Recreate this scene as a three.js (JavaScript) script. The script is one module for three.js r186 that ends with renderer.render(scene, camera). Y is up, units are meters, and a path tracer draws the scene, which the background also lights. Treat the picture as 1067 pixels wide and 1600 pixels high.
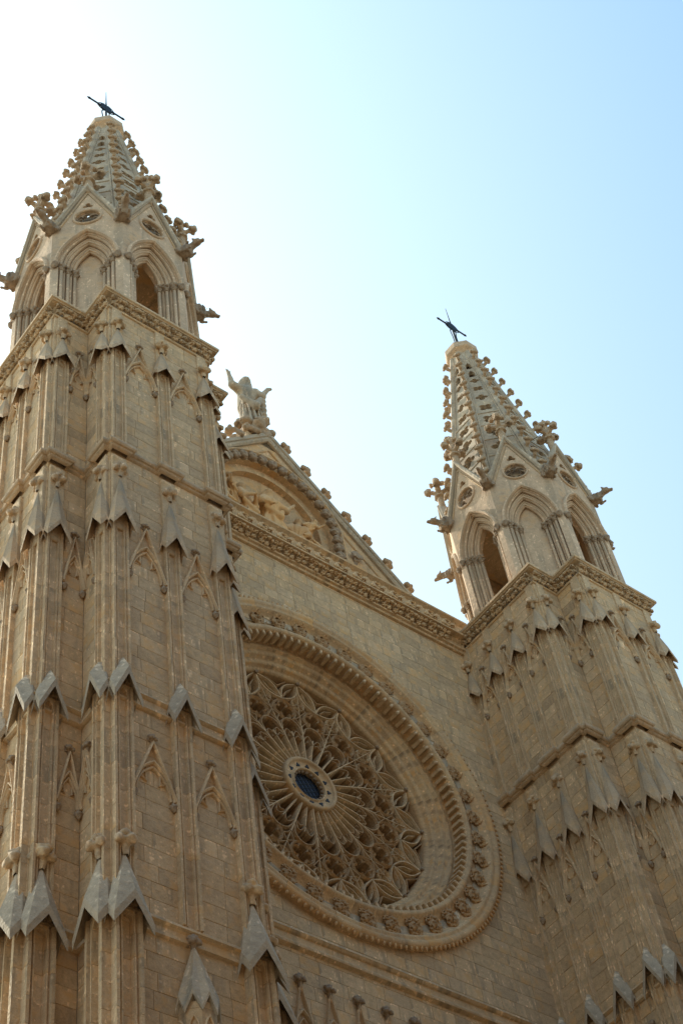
import * as THREE from 'three';
import { mergeGeometries } from 'three/addons/utils/BufferGeometryUtils.js';

// ------------------------------------------------------------------ camera, sky, sun, exposure
const scene = new THREE.Scene();
const renderer = new THREE.WebGLRenderer({ antialias: true });
renderer.toneMapping = THREE.LinearToneMapping;
renderer.toneMappingExposure = 1.08;
renderer.shadowMap.enabled = true;
const camera = new THREE.PerspectiveCamera(35.2643, 682 / 1024, 0.1, 900);
camera.position.set(-25.766, 1.65, 26.426);
camera.up.set(-0.430587, 0.595694, 0.678044);
camera.lookAt(-25.766 + 0.4383525, 1.65 + 0.7947256, 26.426 - 0.4198313);

const SUN = new THREE.Vector3(-0.14, 0.66, -0.74).normalize();
{
  const W = 512, H = 256, data = new Float32Array(W * H * 4), d = new THREE.Vector3();
  for (let j = 0; j < H; j++) for (let i = 0; i < W; i++) {
    const phi = ((i + .5) / W - .5) * 2 * Math.PI, th = ((j + .5) / H - .5) * Math.PI;
    d.set(Math.cos(th) * Math.cos(phi), Math.sin(th), Math.cos(th) * Math.sin(phi));
    const h = Math.max(0, d.y), c = Math.max(-1, Math.min(1, d.dot(SUN))), a = Math.acos(c);
    const hz = Math.pow(1 - h, 1.6);                       // pale haze towards the horizon
    const glow = 4.8 * Math.exp(-a / 0.37);
    let r = .02 + 1.02 * hz, g = .27 + 1.0 * hz, b = .68 + .52 * hz;
    r += glow * 1.0; g += glow * 1.0; b += glow * .75;
    const k = (j * W + i) * 4;
    data[k] = r; data[k + 1] = g; data[k + 2] = b; data[k + 3] = 1;
  }
  const t = new THREE.DataTexture(data, W, H, THREE.RGBAFormat, THREE.FloatType);
  t.mapping = THREE.EquirectangularReflectionMapping; t.magFilter = t.minFilter = THREE.LinearFilter;
  t.wrapS = THREE.RepeatWrapping; t.needsUpdate = true;
  scene.background = t; scene.environment = t;
}
const sun = new THREE.DirectionalLight(new THREE.Color(1, .93, .82), 5.0);
sun.position.copy(SUN).multiplyScalar(120).add(new THREE.Vector3(0, 40, 0)); sun.target.position.set(0, 40, 0);
sun.castShadow = true; sun.shadow.mapSize.set(4096, 4096);
Object.assign(sun.shadow.camera, { left: -50, right: 50, top: 60, bottom: -60, near: 1, far: 300 });
scene.add(sun, sun.target);

// ------------------------------------------------------------------ small tools
let seed = 20240611;
const rnd = () => { seed |= 0; seed = seed + 0x6D2B79F5 | 0; let t = Math.imul(seed ^ seed >>> 15, 1 | seed); t = t + Math.imul(t ^ t >>> 7, 61 | t) ^ t; return ((t ^ t >>> 14) >>> 0) / 4294967296; };
const rr = (a, b) => a + (b - a) * rnd();
const hash = (x, y, z) => { let h = Math.imul(x, 374761393) ^ Math.imul(y, 668265263) ^ Math.imul(z, 2147483647 ^ 0x5bd1e995); h = Math.imul(h ^ h >>> 13, 1274126177); return ((h ^ h >>> 16) >>> 0) / 4294967296; };
const sm = t => t * t * (3 - 2 * t);
function noise3(x, y, z) {
  const X = Math.floor(x), Y = Math.floor(y), Z = Math.floor(z), u = sm(x - X), v = sm(y - Y), w = sm(z - Z);
  const L = (a, b, t) => a + (b - a) * t;
  return L(L(L(hash(X, Y, Z), hash(X + 1, Y, Z), u), L(hash(X, Y + 1, Z), hash(X + 1, Y + 1, Z), u), v),
    L(L(hash(X, Y, Z + 1), hash(X + 1, Y, Z + 1), u), L(hash(X, Y + 1, Z + 1), hash(X + 1, Y + 1, Z + 1), u), v), w) * 2 - 1;
}
// tileable 2-D noise for textures
function tnoise(x, y, px, py, s) {
  const X = Math.floor(x), Y = Math.floor(y), u = sm(x - X), v = sm(y - Y);
  const x0 = ((X % px) + px) % px, x1 = (x0 + 1) % px, y0 = ((Y % py) + py) % py, y1 = (y0 + 1) % py;
  const a = hash(x0, y0, s), b = hash(x1, y0, s), c = hash(x0, y1, s), d = hash(x1, y1, s);
  return (a + (b - a) * u + (c - a + (a - b - c + d) * u) * v) * 2 - 1;
}
const fbm2 = (u, v, px, py, oct, s) => { let a = 1, r = 0, n = 0; for (let o = 0; o < oct; o++) { r += a * tnoise(u * px, v * py, px, py, s + o); n += a; a *= .55; px *= 2; py *= 2; } return r / n; };

// ------------------------------------------------------------------ stone
const TILE = 7;
function stoneTexture(base, patch, crust, warm, s) {
  const N = 1024, d = new Uint8Array(N * N * 4);
  const g = c => Math.max(0, Math.min(255, Math.round(255 * (c <= .0031308 ? 12.92 * c : 1.055 * Math.pow(c, 1 / 2.4) - .055))));
  for (let j = 0; j < N; j++) for (let i = 0; i < N; i++) {
    const u = i / N, v = j / N;
    const coarse = fbm2(u, v, 5, 5, 4, s), fine = fbm2(u, v, 48, 48, 3, s + 20), grain = tnoise(u * 420, v * 420, 420, 420, s + 40);
    const streak = fbm2(u, v, 26, 4, 3, s + 60), spots = fbm2(u, v, 15, 15, 3, s + 80);
    let m = 1 + .27 * coarse + .22 * fine + .12 * grain;
    let k = Math.max(0, Math.min(1, (coarse * .5 + streak * .8 + fine * .25 - .18) * 2.4)) * crust;   // soot and lichen crust in streaks
    let w = Math.max(0, Math.min(1, (spots + .3 * fine - .15) * 2.2)) * warm;
    const pit = Math.max(0, fine * .6 + grain * .4 - .42) * 1.3;
    m *= 1 - Math.min(.5, pit);
    const fleck = Math.max(0, fbm2(u, v, 90, 60, 2, s + 120) * .8 + coarse * .35 - .38) * 2.2;   // flecks of pale mortar and lichen
    m *= 1 + Math.min(.5, fleck);
    const o = (j * N + i) * 4;
    for (let c = 0; c < 3; c++) {
      let q = base[c] * m; q = q + (base[c] * [1.12, .96, .72][c] - q) * w; q = q + (patch[c] * m - q) * k; d[o + c] = g(q);
    }
    d[o + 3] = 255;
  }
  const t = new THREE.DataTexture(d, N, N); t.colorSpace = THREE.SRGBColorSpace; t.wrapS = t.wrapT = THREE.RepeatWrapping;
  t.magFilter = THREE.LinearFilter; t.minFilter = THREE.LinearMipmapLinearFilter; t.generateMipmaps = true; t.needsUpdate = true; return t;
}
const bumpTex = (() => {
  const N = 1024, d = new Uint8Array(N * N * 4);
  for (let j = 0; j < N; j++) for (let i = 0; i < N; i++) {
    const u = i / N, v = j / N, q = .5 + .24 * fbm2(u, v, 36, 36, 4, 300) + .2 * fbm2(u, v, 150, 150, 2, 330), o = (j * N + i) * 4;
    d[o] = d[o + 1] = d[o + 2] = Math.max(0, Math.min(255, q * 255)); d[o + 3] = 255;
  }
  const t = new THREE.DataTexture(d, N, N); t.wrapS = t.wrapT = THREE.RepeatWrapping; t.magFilter = THREE.LinearFilter; t.needsUpdate = true; return t;
})();
const stoneMat = (map, bump = .03) => new THREE.MeshStandardMaterial({ map, bumpMap: bumpTex, bumpScale: bump, roughness: .93, vertexColors: true });
const texWarm = stoneTexture([.58, .408, .238], [.24, .19, .13], .72, .8, 1);
const texGrey = stoneTexture([.44, .35, .245], [.26, .225, .17], .85, .35, 11);
const texGold = stoneTexture([.57, .385, .215], [.23, .165, .10], .75, .9, 21);
const texCrust = stoneTexture([.33, .24, .16], [.12, .10, .075], .9, .5, 31);
const texHigh = stoneTexture([.55, .395, .255], [.27, .215, .15], .65, .6, 51);
const texPale = stoneTexture([.51, .362, .222], [.27, .22, .155], .85, .5, 41);
const M = {
  pale: stoneMat(texPale), high: stoneMat(texHigh),
  warm: stoneMat(texWarm), grey: stoneMat(texGrey), gold: stoneMat(texGold), crust: stoneMat(texCrust, .02),
  mortar: stoneMat(texGrey, .015),
  iron: new THREE.MeshStandardMaterial({ color: new THREE.Color().setRGB(.022, .024, .026), roughness: .6, metalness: .6 }),
  wire: new THREE.MeshStandardMaterial({ color: new THREE.Color().setRGB(.03, .03, .03), roughness: .7, metalness: .4 }),
  glass: new THREE.MeshStandardMaterial({ color: new THREE.Color().setRGB(.012, .016, .028), roughness: .25, metalness: 0 }),
  blueGlass: new THREE.MeshStandardMaterial({ color: new THREE.Color().setRGB(.012, .02, .045), roughness: .7, metalness: 0 }),
  lead: new THREE.MeshStandardMaterial({ color: new THREE.Color().setRGB(.03, .03, .033), roughness: .6, metalness: .3 }),
};
const tone = (t, c) => { const m = t.clone(); m.color = new THREE.Color().setRGB(...c); return m; };
// a few stones of the same quarry: tone varies from block to block
const BLK = [[1, 1, 1], [.94, .925, .91], [1.05, 1.04, 1.02], [.98, .95, .90], [1.02, 1.0, .95], [.92, .92, .915]].map(c => tone(M.warm, c));
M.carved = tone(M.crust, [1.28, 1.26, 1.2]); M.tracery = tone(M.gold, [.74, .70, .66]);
const GLD = [[1, 1, 1], [.92, .90, .88], [1.08, 1.06, 1.0], [1.02, .95, .86]].map(c => tone(M.gold, c));

// ------------------------------------------------------------------ geometry helpers
const V3 = (x, y, z) => new THREE.Vector3(x, y, z);
function finish(g, tint = 1, off = 0) {           // non-indexed, box-projected uv in metres, vertex tint
  if (g.index) g = g.toNonIndexed();
  if (!g.attributes.normal) g.computeVertexNormals();
  const p = g.attributes.position, n = g.attributes.normal, c = p.count, uv = new Float32Array(c * 2), col = new Float32Array(c * 3);
  for (let i = 0; i < c; i += 3) {
    let ax = 0, ay = 0, az = 0;
    for (let k = 0; k < 3; k++) { ax += n.getX(i + k); ay += n.getY(i + k); az += n.getZ(i + k); }
    ax = Math.abs(ax); ay = Math.abs(ay); az = Math.abs(az);
    for (let k = 0; k < 3; k++) {
      const x = p.getX(i + k), y = p.getY(i + k), z = p.getZ(i + k); let u, v;
      if (ay >= ax && ay >= az) { u = x; v = z; } else if (ax > az) { u = z; v = y; } else { u = x; v = y; }
      uv[(i + k) * 2] = u / TILE + off; uv[(i + k) * 2 + 1] = v / TILE + off * 1.7;
    }
  }
  const t = Array.isArray(tint) ? tint : [tint, tint, tint];
  for (let i = 0; i < c; i++) { col[i * 3] = t[0]; col[i * 3 + 1] = t[1]; col[i * 3 + 2] = t[2]; }
  const o = new THREE.BufferGeometry();
  o.setAttribute('position', p); o.setAttribute('normal', n);
  o.setAttribute('uv', new THREE.BufferAttribute(uv, 2)); o.setAttribute('color', new THREE.BufferAttribute(col, 3));
  return o;
}
class B {
  constructor() { this.g = []; this.m = new THREE.Matrix4(); }
  at(m) { this.m = m; return this; }
  add(g, tint = 1, local) { g = g.index ? g.toNonIndexed() : g.clone(); if (local) g.applyMatrix4(local); g.applyMatrix4(this.m); this.g.push(finish(g, tint, Array.isArray(tint) ? 0 : (tint * 7.3) % 1)); return this; }
  geo() { return this.g.length === 1 ? this.g[0] : mergeGeometries(this.g); }
  mesh(name, mat, parent) { return mesh(name, this.geo(), mat, parent); }
}
function mesh(name, g, mat, parent) {
  const o = new THREE.Mesh(g.attributes.color ? g : finish(g), mat); o.name = name; o.castShadow = o.receiveShadow = true;
  if (parent) parent.add(o); return o;
}
const clones = (name, g, mat, parent, m) => { const o = new THREE.Mesh(g, mat); o.name = name; o.castShadow = o.receiveShadow = true; m.decompose(o.position, o.quaternion, o.scale); parent.add(o); return o; };
const used = {};
function thing(name, label, category, group, pos = [0, 0, 0]) {
  const g = new THREE.Group(); const n = used[name] = (used[name] ?? -1) + 1; g.name = n ? name + '_' + String(n).padStart(3, '0') : name;
  g.userData = { label, category }; if (group) g.userData.group = group; g.position.set(...pos); scene.add(g); return g;
}
const part = (name, parent) => { const g = new THREE.Group(); g.name = name; parent.add(g); return g; };
const T = (x, y, z) => new THREE.Matrix4().makeTranslation(x, y, z);
const RY = a => new THREE.Matrix4().makeRotationY(a), RX = a => new THREE.Matrix4().makeRotationX(a), RZ = a => new THREE.Matrix4().makeRotationZ(a);
const SC = (x, y = x, z = x) => new THREE.Matrix4().makeScale(x, y, z);
const mul = (...ms) => ms.reduce((a, b) => a.clone().multiply(b), new THREE.Matrix4());
function soup(tris) { const g = new THREE.BufferGeometry(); g.setAttribute('position', new THREE.Float32BufferAttribute(tris.flat(2), 3)); g.computeVertexNormals(); return g; }
const quad = (a, b, c, d) => [[a, b, c], [a, c, d]];
function box(x0, x1, y0, y1, z0, z1, c = 0) {      // chamfered when c > 0
  if (!c) { const g = new THREE.BoxGeometry(x1 - x0, y1 - y0, z1 - z0); g.translate((x0 + x1) / 2, (y0 + y1) / 2, (z0 + z1) / 2); return g; }
  const s = new THREE.Shape([[x0 + c, y0 + c], [x1 - c, y0 + c], [x1 - c, y1 - c], [x0 + c, y1 - c]].map(p => new THREE.Vector2(...p)));
  const g = new THREE.ExtrudeGeometry(s, { depth: z1 - z0 - 2 * c, bevelEnabled: true, bevelThickness: c, bevelSize: c, bevelSegments: 1 }); g.translate(0, 0, z0 + c); return g;
}
const shapeOf = (pts, holes = []) => { const s = new THREE.Shape(pts.map(p => new THREE.Vector2(p[0], p[1]))); for (const h of holes) s.holes.push(new THREE.Path(h.map(p => new THREE.Vector2(p[0], p[1])))); return s; };
function plate(pts, holes, z0, z1, bev = 0) {
  const g = new THREE.ExtrudeGeometry(shapeOf(pts, holes), bev ? { depth: z1 - z0 - 2 * bev, bevelEnabled: true, bevelThickness: bev, bevelSize: bev, bevelOffset: -bev, bevelSegments: 1, curveSegments: 8 } : { depth: z1 - z0, bevelEnabled: false, curveSegments: 8 });
  g.translate(0, 0, z0 + bev); return g;
}
// vertical prism: plan polygon [[x,z]] from y0 to y1
function prismY(pts, y0, y1) { const g = new THREE.ExtrudeGeometry(shapeOf(pts.map(p => [p[0], -p[1]])), { depth: y1 - y0, bevelEnabled: false }); g.applyMatrix4(mul(T(0, y0, 0), RX(-Math.PI / 2))); return g; }
const circlePts = (cx, cy, r, n = 20, a0 = 0) => Array.from({ length: n }, (_, i) => { const a = a0 + i / n * 2 * Math.PI; return [cx + r * Math.cos(a), cy + r * Math.sin(a)]; });
function foilPts(cx, cy, r, k, n = 7, a0 = Math.PI / 2) { // multifoil outline
  const d = r * .56, q = r * .46, out = [];
  for (let i = 0; i < k; i++) { const a = a0 + i / k * 2 * Math.PI, w = Math.PI * .62; for (let j = 0; j <= n; j++) { const b = a - w + 2 * w * j / n; out.push([cx + d * Math.cos(a) + q * Math.cos(b), cy + d * Math.sin(a) + q * Math.sin(b)]); } }
  return out;
}
// moulding swept along a plan outline (x,z), profile [[out,y]]; outward is to the right of travel when side = 1
function sweepPlan(pl, prof, closed, side = 1) {
  const n = pl.length, off = [];
  for (let i = 0; i < n; i++) {
    const a = closed || i > 0 ? pl[(i - 1 + n) % n] : null, b = pl[i], c = closed || i < n - 1 ? pl[(i + 1) % n] : null;
    const nm = (p, q) => { const dx = q[0] - p[0], dz = q[1] - p[1], l = Math.hypot(dx, dz); return [-dz / l * side, dx / l * side]; };
    if (!a) off.push(nm(b, c)); else if (!c) off.push(nm(a, b));
    else { const p = nm(a, b), q = nm(b, c), k = 1 + p[0] * q[0] + p[1] * q[1]; off.push([(p[0] + q[0]) / k, (p[1] + q[1]) / k]); }
  }
  const tr = [], P = (i, j) => { i = i % n; return [pl[i][0] + off[i][0] * prof[j][0], prof[j][1], pl[i][1] + off[i][1] * prof[j][0]]; };
  for (let i = 0; i < (closed ? n : n - 1); i++) for (let j = 0; j < prof.length - 1; j++) tr.push(...quad(P(i, j), P(i + 1, j), P(i + 1, j + 1), P(i, j + 1)));
  return soup(side > 0 ? tr : tr.map(t => [t[0], t[2], t[1]]));
}
// profile [[a,b]] (a = to the left of travel in the x,y plane, b = z) swept along a curve [[x,y]]
function sweepCurve(c, prof, closedProf = true, z = 0, closed = false) {
  const n = c.length, tr = [], nr = [];
  for (let i = 0; i < n; i++) {
    const a = closed ? c[(i - 1 + n) % n] : c[Math.max(0, i - 1)], b = closed ? c[(i + 1) % n] : c[Math.min(n - 1, i + 1)];
    let dx = b[0] - a[0], dy = b[1] - a[1]; const l = Math.hypot(dx, dy) || 1; let k = 1;
    if ((closed || (i > 0 && i < n - 1))) { const e = c[i], d1 = [e[0] - a[0], e[1] - a[1]], l1 = Math.hypot(...d1) || 1; const cs = (d1[0] * dx + d1[1] * dy) / l1 / l; k = Math.min(1.6, 1 / Math.max(.5, cs)); }
    nr.push([-dy / l * k, dx / l * k]);
  }
  const m = prof.length, P = (i, j) => { i = i % n; j = j % m; return [c[i][0] + nr[i][0] * prof[j][0], c[i][1] + nr[i][1] * prof[j][0], z + prof[j][1]]; };
  for (let i = 0; i < (closed ? n : n - 1); i++) for (let j = 0; j < (closedProf ? m : m - 1); j++) tr.push(...quad(P(i, j), P(i, j + 1), P(i + 1, j + 1), P(i + 1, j)));
  if (closedProf && !closed) for (let j = 1; j < m - 1; j++) { tr.push([P(0, 0), P(0, j + 1), P(0, j)]); tr.push([P(n - 1, 0), P(n - 1, j), P(n - 1, j + 1)]); }
  return soup(tr.map(t => [t[0], t[2], t[1]]));
}
const rollProf = (r, n = 6, da = 0) => Array.from({ length: n }, (_, i) => { const a = -i / n * 2 * Math.PI + da; return [r * Math.cos(a), r * Math.sin(a)]; });
const ridgeProf = (w, d) => [[-w / 2, 0], [-w / 2, d * .55], [-w * .16, d], [w * .16, d], [w / 2, d * .55], [w / 2, 0]].reverse();
// pointed arch from (-hw, ys) over the crown (0, ys+rise) to (hw, ys)
function pointed(hw, ys, rise, n = 9) {
  const c = (rise * rise - hw * hw) / (2 * hw), R = c + hw, out = [], a1 = Math.atan2(rise, c);
  for (let i = 0; i <= n; i++) { const a = a1 * i / n; out.push([c - R * Math.cos(a), ys + R * Math.sin(a)]); }
  for (let i = n - 1; i >= 0; i--) { const a = a1 * i / n; out.push([-(c - R * Math.cos(a)), ys + R * Math.sin(a)]); }
  return out;
}
const archHole = (hw, y0, ys, rise) => [[hw, y0], [-hw, y0], ...pointed(hw, ys, rise, 10)];
function tube(pts, r, seg = 6, n = 16) { const c = new THREE.CatmullRomCurve3(pts.map(p => V3(...p))); return new THREE.TubeGeometry(c, n, r, seg); }
function lathe(pr, seg = 10) { return new THREE.LatheGeometry(pr.map(p => new THREE.Vector2(p[0], p[1])), seg); }

// signed-distance carving, meshed with surface nets
const sminp = (a, b, k) => { const h = Math.max(k - Math.abs(a - b), 0) / k; return Math.min(a, b) - h * h * k * .25; };
function cap(p, a, b, ra, rb) {
  const bx = b[0] - a[0], by = b[1] - a[1], bz = b[2] - a[2], x = p[0] - a[0], y = p[1] - a[1], z = p[2] - a[2];
  const h = Math.max(0, Math.min(1, (x * bx + y * by + z * bz) / (bx * bx + by * by + bz * bz)));
  return Math.hypot(x - bx * h, y - by * h, z - bz * h) - (ra + (rb - ra) * h);
}
const ell = (p, c, r) => { const x = (p[0] - c[0]) / r[0], y = (p[1] - c[1]) / r[1], z = (p[2] - c[2]) / r[2], k = Math.hypot(x, y, z); return (k - 1) * Math.min(r[0], r[1], r[2]); };
function nets(f, lo, hi, cell) {
  const N = [0, 1, 2].map(i => Math.ceil((hi[i] - lo[i]) / cell) + 1), id = (i, j, k) => (k * N[1] + j) * N[0] + i, F = new Float32Array(N[0] * N[1] * N[2]);
  for (let k = 0; k < N[2]; k++) for (let j = 0; j < N[1]; j++) for (let i = 0; i < N[0]; i++) F[id(i, j, k)] = f([lo[0] + i * cell, lo[1] + j * cell, lo[2] + k * cell]);
  const vi = new Int32Array(F.length).fill(-1), pos = [], idx = [];
  const C = [[0, 0, 0], [1, 0, 0], [0, 1, 0], [1, 1, 0], [0, 0, 1], [1, 0, 1], [0, 1, 1], [1, 1, 1]], E = [[0, 1], [2, 3], [4, 5], [6, 7], [0, 2], [1, 3], [4, 6], [5, 7], [0, 4], [1, 5], [2, 6], [3, 7]];
  for (let k = 0; k < N[2] - 1; k++) for (let j = 0; j < N[1] - 1; j++) for (let i = 0; i < N[0] - 1; i++) {
    const v = C.map(c => F[id(i + c[0], j + c[1], k + c[2])]); let n = 0, x = 0, y = 0, z = 0;
    for (const [a, b] of E) if ((v[a] < 0) !== (v[b] < 0)) { const t = v[a] / (v[a] - v[b]); x += C[a][0] + t * (C[b][0] - C[a][0]); y += C[a][1] + t * (C[b][1] - C[a][1]); z += C[a][2] + t * (C[b][2] - C[a][2]); n++; }
    if (n) { vi[id(i, j, k)] = pos.length / 3; pos.push(lo[0] + (i + x / n) * cell, lo[1] + (j + y / n) * cell, lo[2] + (k + z / n) * cell); }
  }
  const q = (a, b, c, d, fl) => { if (a < 0 || b < 0 || c < 0 || d < 0) return; fl ? idx.push(a, b, c, a, c, d) : idx.push(a, c, b, a, d, c); };
  for (let k = 1; k < N[2] - 1; k++) for (let j = 1; j < N[1] - 1; j++) for (let i = 1; i < N[0] - 1; i++) {
    const s = F[id(i, j, k)] < 0;
    if (s !== F[id(i + 1, j, k)] < 0) q(vi[id(i, j - 1, k - 1)], vi[id(i, j, k - 1)], vi[id(i, j, k)], vi[id(i, j - 1, k)], s);
    if (s !== F[id(i, j + 1, k)] < 0) q(vi[id(i - 1, j, k - 1)], vi[id(i - 1, j, k)], vi[id(i, j, k)], vi[id(i, j, k - 1)], s);
    if (s !== F[id(i, j, k + 1)] < 0) q(vi[id(i - 1, j - 1, k)], vi[id(i, j - 1, k)], vi[id(i, j, k)], vi[id(i - 1, j, k)], s);
  }
  const g = new THREE.BufferGeometry(); g.setAttribute('position', new THREE.Float32BufferAttribute(pos, 3)); g.setIndex(idx); g.computeVertexNormals(); return g;
}

// ------------------------------------------------------------------ carved ornaments (shared geometry)
const lump = (p, f, a) => a * noise3(p[0] * f, p[1] * f + 7, p[2] * f + 3);
// leafy knop on top of a pinnacle: neck, ring of curled leaves, bud. origin at the neck, 0.5 m high
function knopGeo(s) {
  return finish(nets(p => {
    let d = cap(p, [0, -.06, 0], [0, .25, 0], .055, .09);
    for (let i = 0; i < 4; i++) { const a = i * Math.PI / 2 + .78, c = Math.cos(a), q = Math.sin(a); d = sminp(d, ell(p, [.13 * c, .19, .13 * q], [.095, .085, .095]), .04); d = sminp(d, ell(p, [.17 * c, .13, .17 * q], [.05, .05, .05]), .03); }
    for (let i = 0; i < 4; i++) { const a = i * Math.PI / 2, c = Math.cos(a), q = Math.sin(a); d = sminp(d, ell(p, [.09 * c, .31, .09 * q], [.08, .07, .08]), .03); }
    d = sminp(d, ell(p, [0, .37, 0], [.085, .07, .085]), .03);
    return d + lump([p[0] + s, p[1], p[2]], 17, .022);
  }, [-.3, -.1, -.3], [.3, .5, .3], .026));
}
const KNOP = [knopGeo(1), knopGeo(9)];
const BOSS = finish(nets(p => {
  let d = ell(p, [0, 0, .05], [.12, .12, .12]); d = sminp(d, cap(p, [0, .05, .04], [0, .24, .03], .09, .035), .06); d = sminp(d, ell(p, [0, -.12, .06], [.06, .07, .06]), .05);
  return d + lump(p, 20, .03);
}, [-.2, -.24, -.14], [.2, .32, .24], .026));
// crocket: stalk leaving the edge (along +z) and curling up into a lobed leaf
const CROCKET = [3, 8].map(s => finish(nets(p => {
  let d = cap(p, [0, -.08, -.1], [0, 0, .12], .075, .06); d = sminp(d, cap(p, [0, 0, .12], [0, .12, .2], .06, .07), .05);
  d = sminp(d, ell(p, [0, .17, .2], [.13, .085, .1]), .03); d = sminp(d, ell(p, [.1, .1, .24], [.075, .07, .075]), .02); d = sminp(d, ell(p, [-.1, .1, .24], [.075, .07, .075]), .02);
  d = sminp(d, ell(p, [0, .06, .28], [.06, .07, .06]), .02);
  return d + lump([p[0] + s, p[1], p[2]], 16, .022);
}, [-.25, -.22, -.22], [.25, .32, .4], .03)));
// tall fleuron on the turret gables: shaft with collar, four arms, bud; 2.3 m high
const FLEURON = finish(nets(p => {
  let d = cap(p, [0, -.25, 0], [0, .8, 0], .17, .13);
  d = sminp(d, Math.max(Math.hypot(p[0], p[2]) - .235, Math.abs(p[1] - .72) - .065), .04);
  d = sminp(d, cap(p, [0, .8, 0], [0, 1.8, 0], .13, .12), .05);
  for (let i = 0; i < 4; i++) {
    const a = i * Math.PI / 2, c = Math.cos(a), q = Math.sin(a);
    d = sminp(d, cap(p, [.08 * c, 1.0, .08 * q], [.42 * c, 1.2, .42 * q], .1, .09), .04);
    d = sminp(d, ell(p, [.52 * c, 1.2, .52 * q], [.14, .14, .14]), .02); d = sminp(d, ell(p, [.42 * c, 1.34, .42 * q], [.11, .08, .11]), .02);
    for (const e of [-.26, .26]) d = sminp(d, ell(p, [.46 * Math.cos(a + e), 1.13, .46 * Math.sin(a + e)], [.09, .08, .09]), .02);
    d = sminp(d, ell(p, [.24 * c, 1.68, .24 * q], [.12, .11, .12]), .02);
  }
  d = sminp(d, ell(p, [0, 1.93, 0], [.15, .17, .15]), .04);
  return d + lump(p, 12, .03) + lump(p, 24, .02);
}, [-.8, -.5, -.8], [.8, 2.3, .8], .042));
// gargoyle stretching along +z from the origin: haunch, ribbed trunk, neck, muzzle, ears, forelegs folded under
function gargoyleGeo(k) {
  return finish(nets(p => {
    let d = cap(p, [0, -.02, -.25], [0, .02, .35], .22, .24); d = sminp(d, ell(p, [0, -.06, .3], [.25, .27, .3]), .1);
    d = sminp(d, cap(p, [0, .06, .5], [0, .14, .82], .17, .14), .08); d = sminp(d, ell(p, [0, .15, .92], [.16, .165, .2]), .06);
    d = sminp(d, cap(p, [0, .08, 1.0], [0, .03, 1.2], .11, .08), .04);
    d = Math.max(d, -cap(p, [0, -.01, 1.12], [0, -.05, 1.34], .03, .06));
    for (const s of [-1, 1]) {
      d = sminp(d, cap(p, [.11 * s, .25, .86], [.16 * s, .38, .78], .06, .025), .03);
      d = sminp(d, cap(p, [.19 * s, -.05, .5], [.2 * s, -.3, .42], .09, .06), .05); d = sminp(d, cap(p, [.2 * s, -.3, .42], [.18 * s, -.3, .66], .06, .05), .03);
      d = sminp(d, cap(p, [.2 * s, .02, .05], [.25 * s, -.28, .2], .14, .07), .05); d = sminp(d, ell(p, [.075 * s, .22, 1.05], [.035, .035, .035]), .01);
      if (k) d = sminp(d, Math.max(ell(p, [.26 * s, .14, .18], [.07, .26, .4]), -1), .04);
    }
    return d + .012 * Math.sin(p[2] * 34) * (p[2] > .05 && p[2] < .6 ? 1 : 0) + lump(p, 11, .022);
  }, [-.46, -.5, -.55], [.46, .52, 1.36], .038));
}
const GARG = [gargoyleGeo(0), gargoyleGeo(1)];
// running leaf of the cornice, 0.5 m long, hollow of the cove behind it (x along, z out)
const LEAF = [2, 6].map(s => finish(nets(p => {
  let d = 9; const w = Math.sin(p[0] * 12.5) * .11;
  d = Math.hypot(p[1] - w, (p[2] - .02) * 1.1) - .04; d = Math.max(d, Math.abs(p[0]) - .27);
  for (const [x, y, r] of [[-.15, -.12, .10], [-.02, .1, .105], [.12, -.08, .1], [.2, .12, .085], [-.22, .11, .08]]) {
    const l = ell(p, [x, y, .06 + .02 * Math.sin(x * 30 + s)], [r * 1.15, r, .075]);
    d = sminp(d, l + .028 * Math.max(0, Math.sin(Math.atan2(p[1] - y, p[0] - x) * 5 + s)), .02);
    d = Math.max(d, -ell(p, [x + .01, y - .01, .14], [r * .42, r * .32, .05]));
  }
  return d + lump([p[0] + s, p[1], p[2]], 18, .02);
}, [-.34, -.28, -.08], [.34, .28, .2], .028)));
// C-scroll of the upper band: a hollowed medallion of acanthus
const SCROLL = finish(nets(p => {
  const a = Math.atan2(p[1], p[0]), r = Math.hypot(p[0] * .78, p[1]);
  let d = Math.hypot(r - .16 - .02 * Math.sin(a * 7), (p[2] - .05) * 1.2) - .05; d = Math.max(d, -cap(p, [.3, -.1, .05], [.14, -.1, .05], .07, .05));
  d = sminp(d, ell(p, [.04, .0, .05], [.075, .06, .06]), .02); d = sminp(d, ell(p, [-.27, -.1, .04], [.09, .1, .05]), .03); d = sminp(d, ell(p, [.3, .09, .04], [.1, .08, .05]), .03);
  return d + lump(p, 18, .02);
}, [-.45, -.28, -.08], [.45, .28, .2], .028));
// capital with leaves, shaft radius 0.07
const CAPITAL = finish(nets(p => {
  let d = cap(p, [0, -.16, 0], [0, .12, 0], .07, .12); d = sminp(d, Math.max(Math.hypot(p[0], p[2]) - .1, Math.abs(p[1] + .17) - .025), .01);
  for (let i = 0; i < 5; i++) { const a = i * 1.2566; d = sminp(d, ell(p, [.12 * Math.cos(a), .06, .12 * Math.sin(a)], [.06, .06, .06]), .03); d = sminp(d, ell(p, [.09 * Math.cos(a + .6), -.05, .09 * Math.sin(a + .6)], [.045, .05, .045]), .03); }
  d = sminp(d, Math.max(Math.abs(p[0]) - .14, Math.abs(p[2]) - .14, Math.abs(p[1] - .15) - .03), .015);
  return d + lump(p, 22, .012);
}, [-.22, -.24, -.22], [.22, .24, .22], .024));

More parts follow.
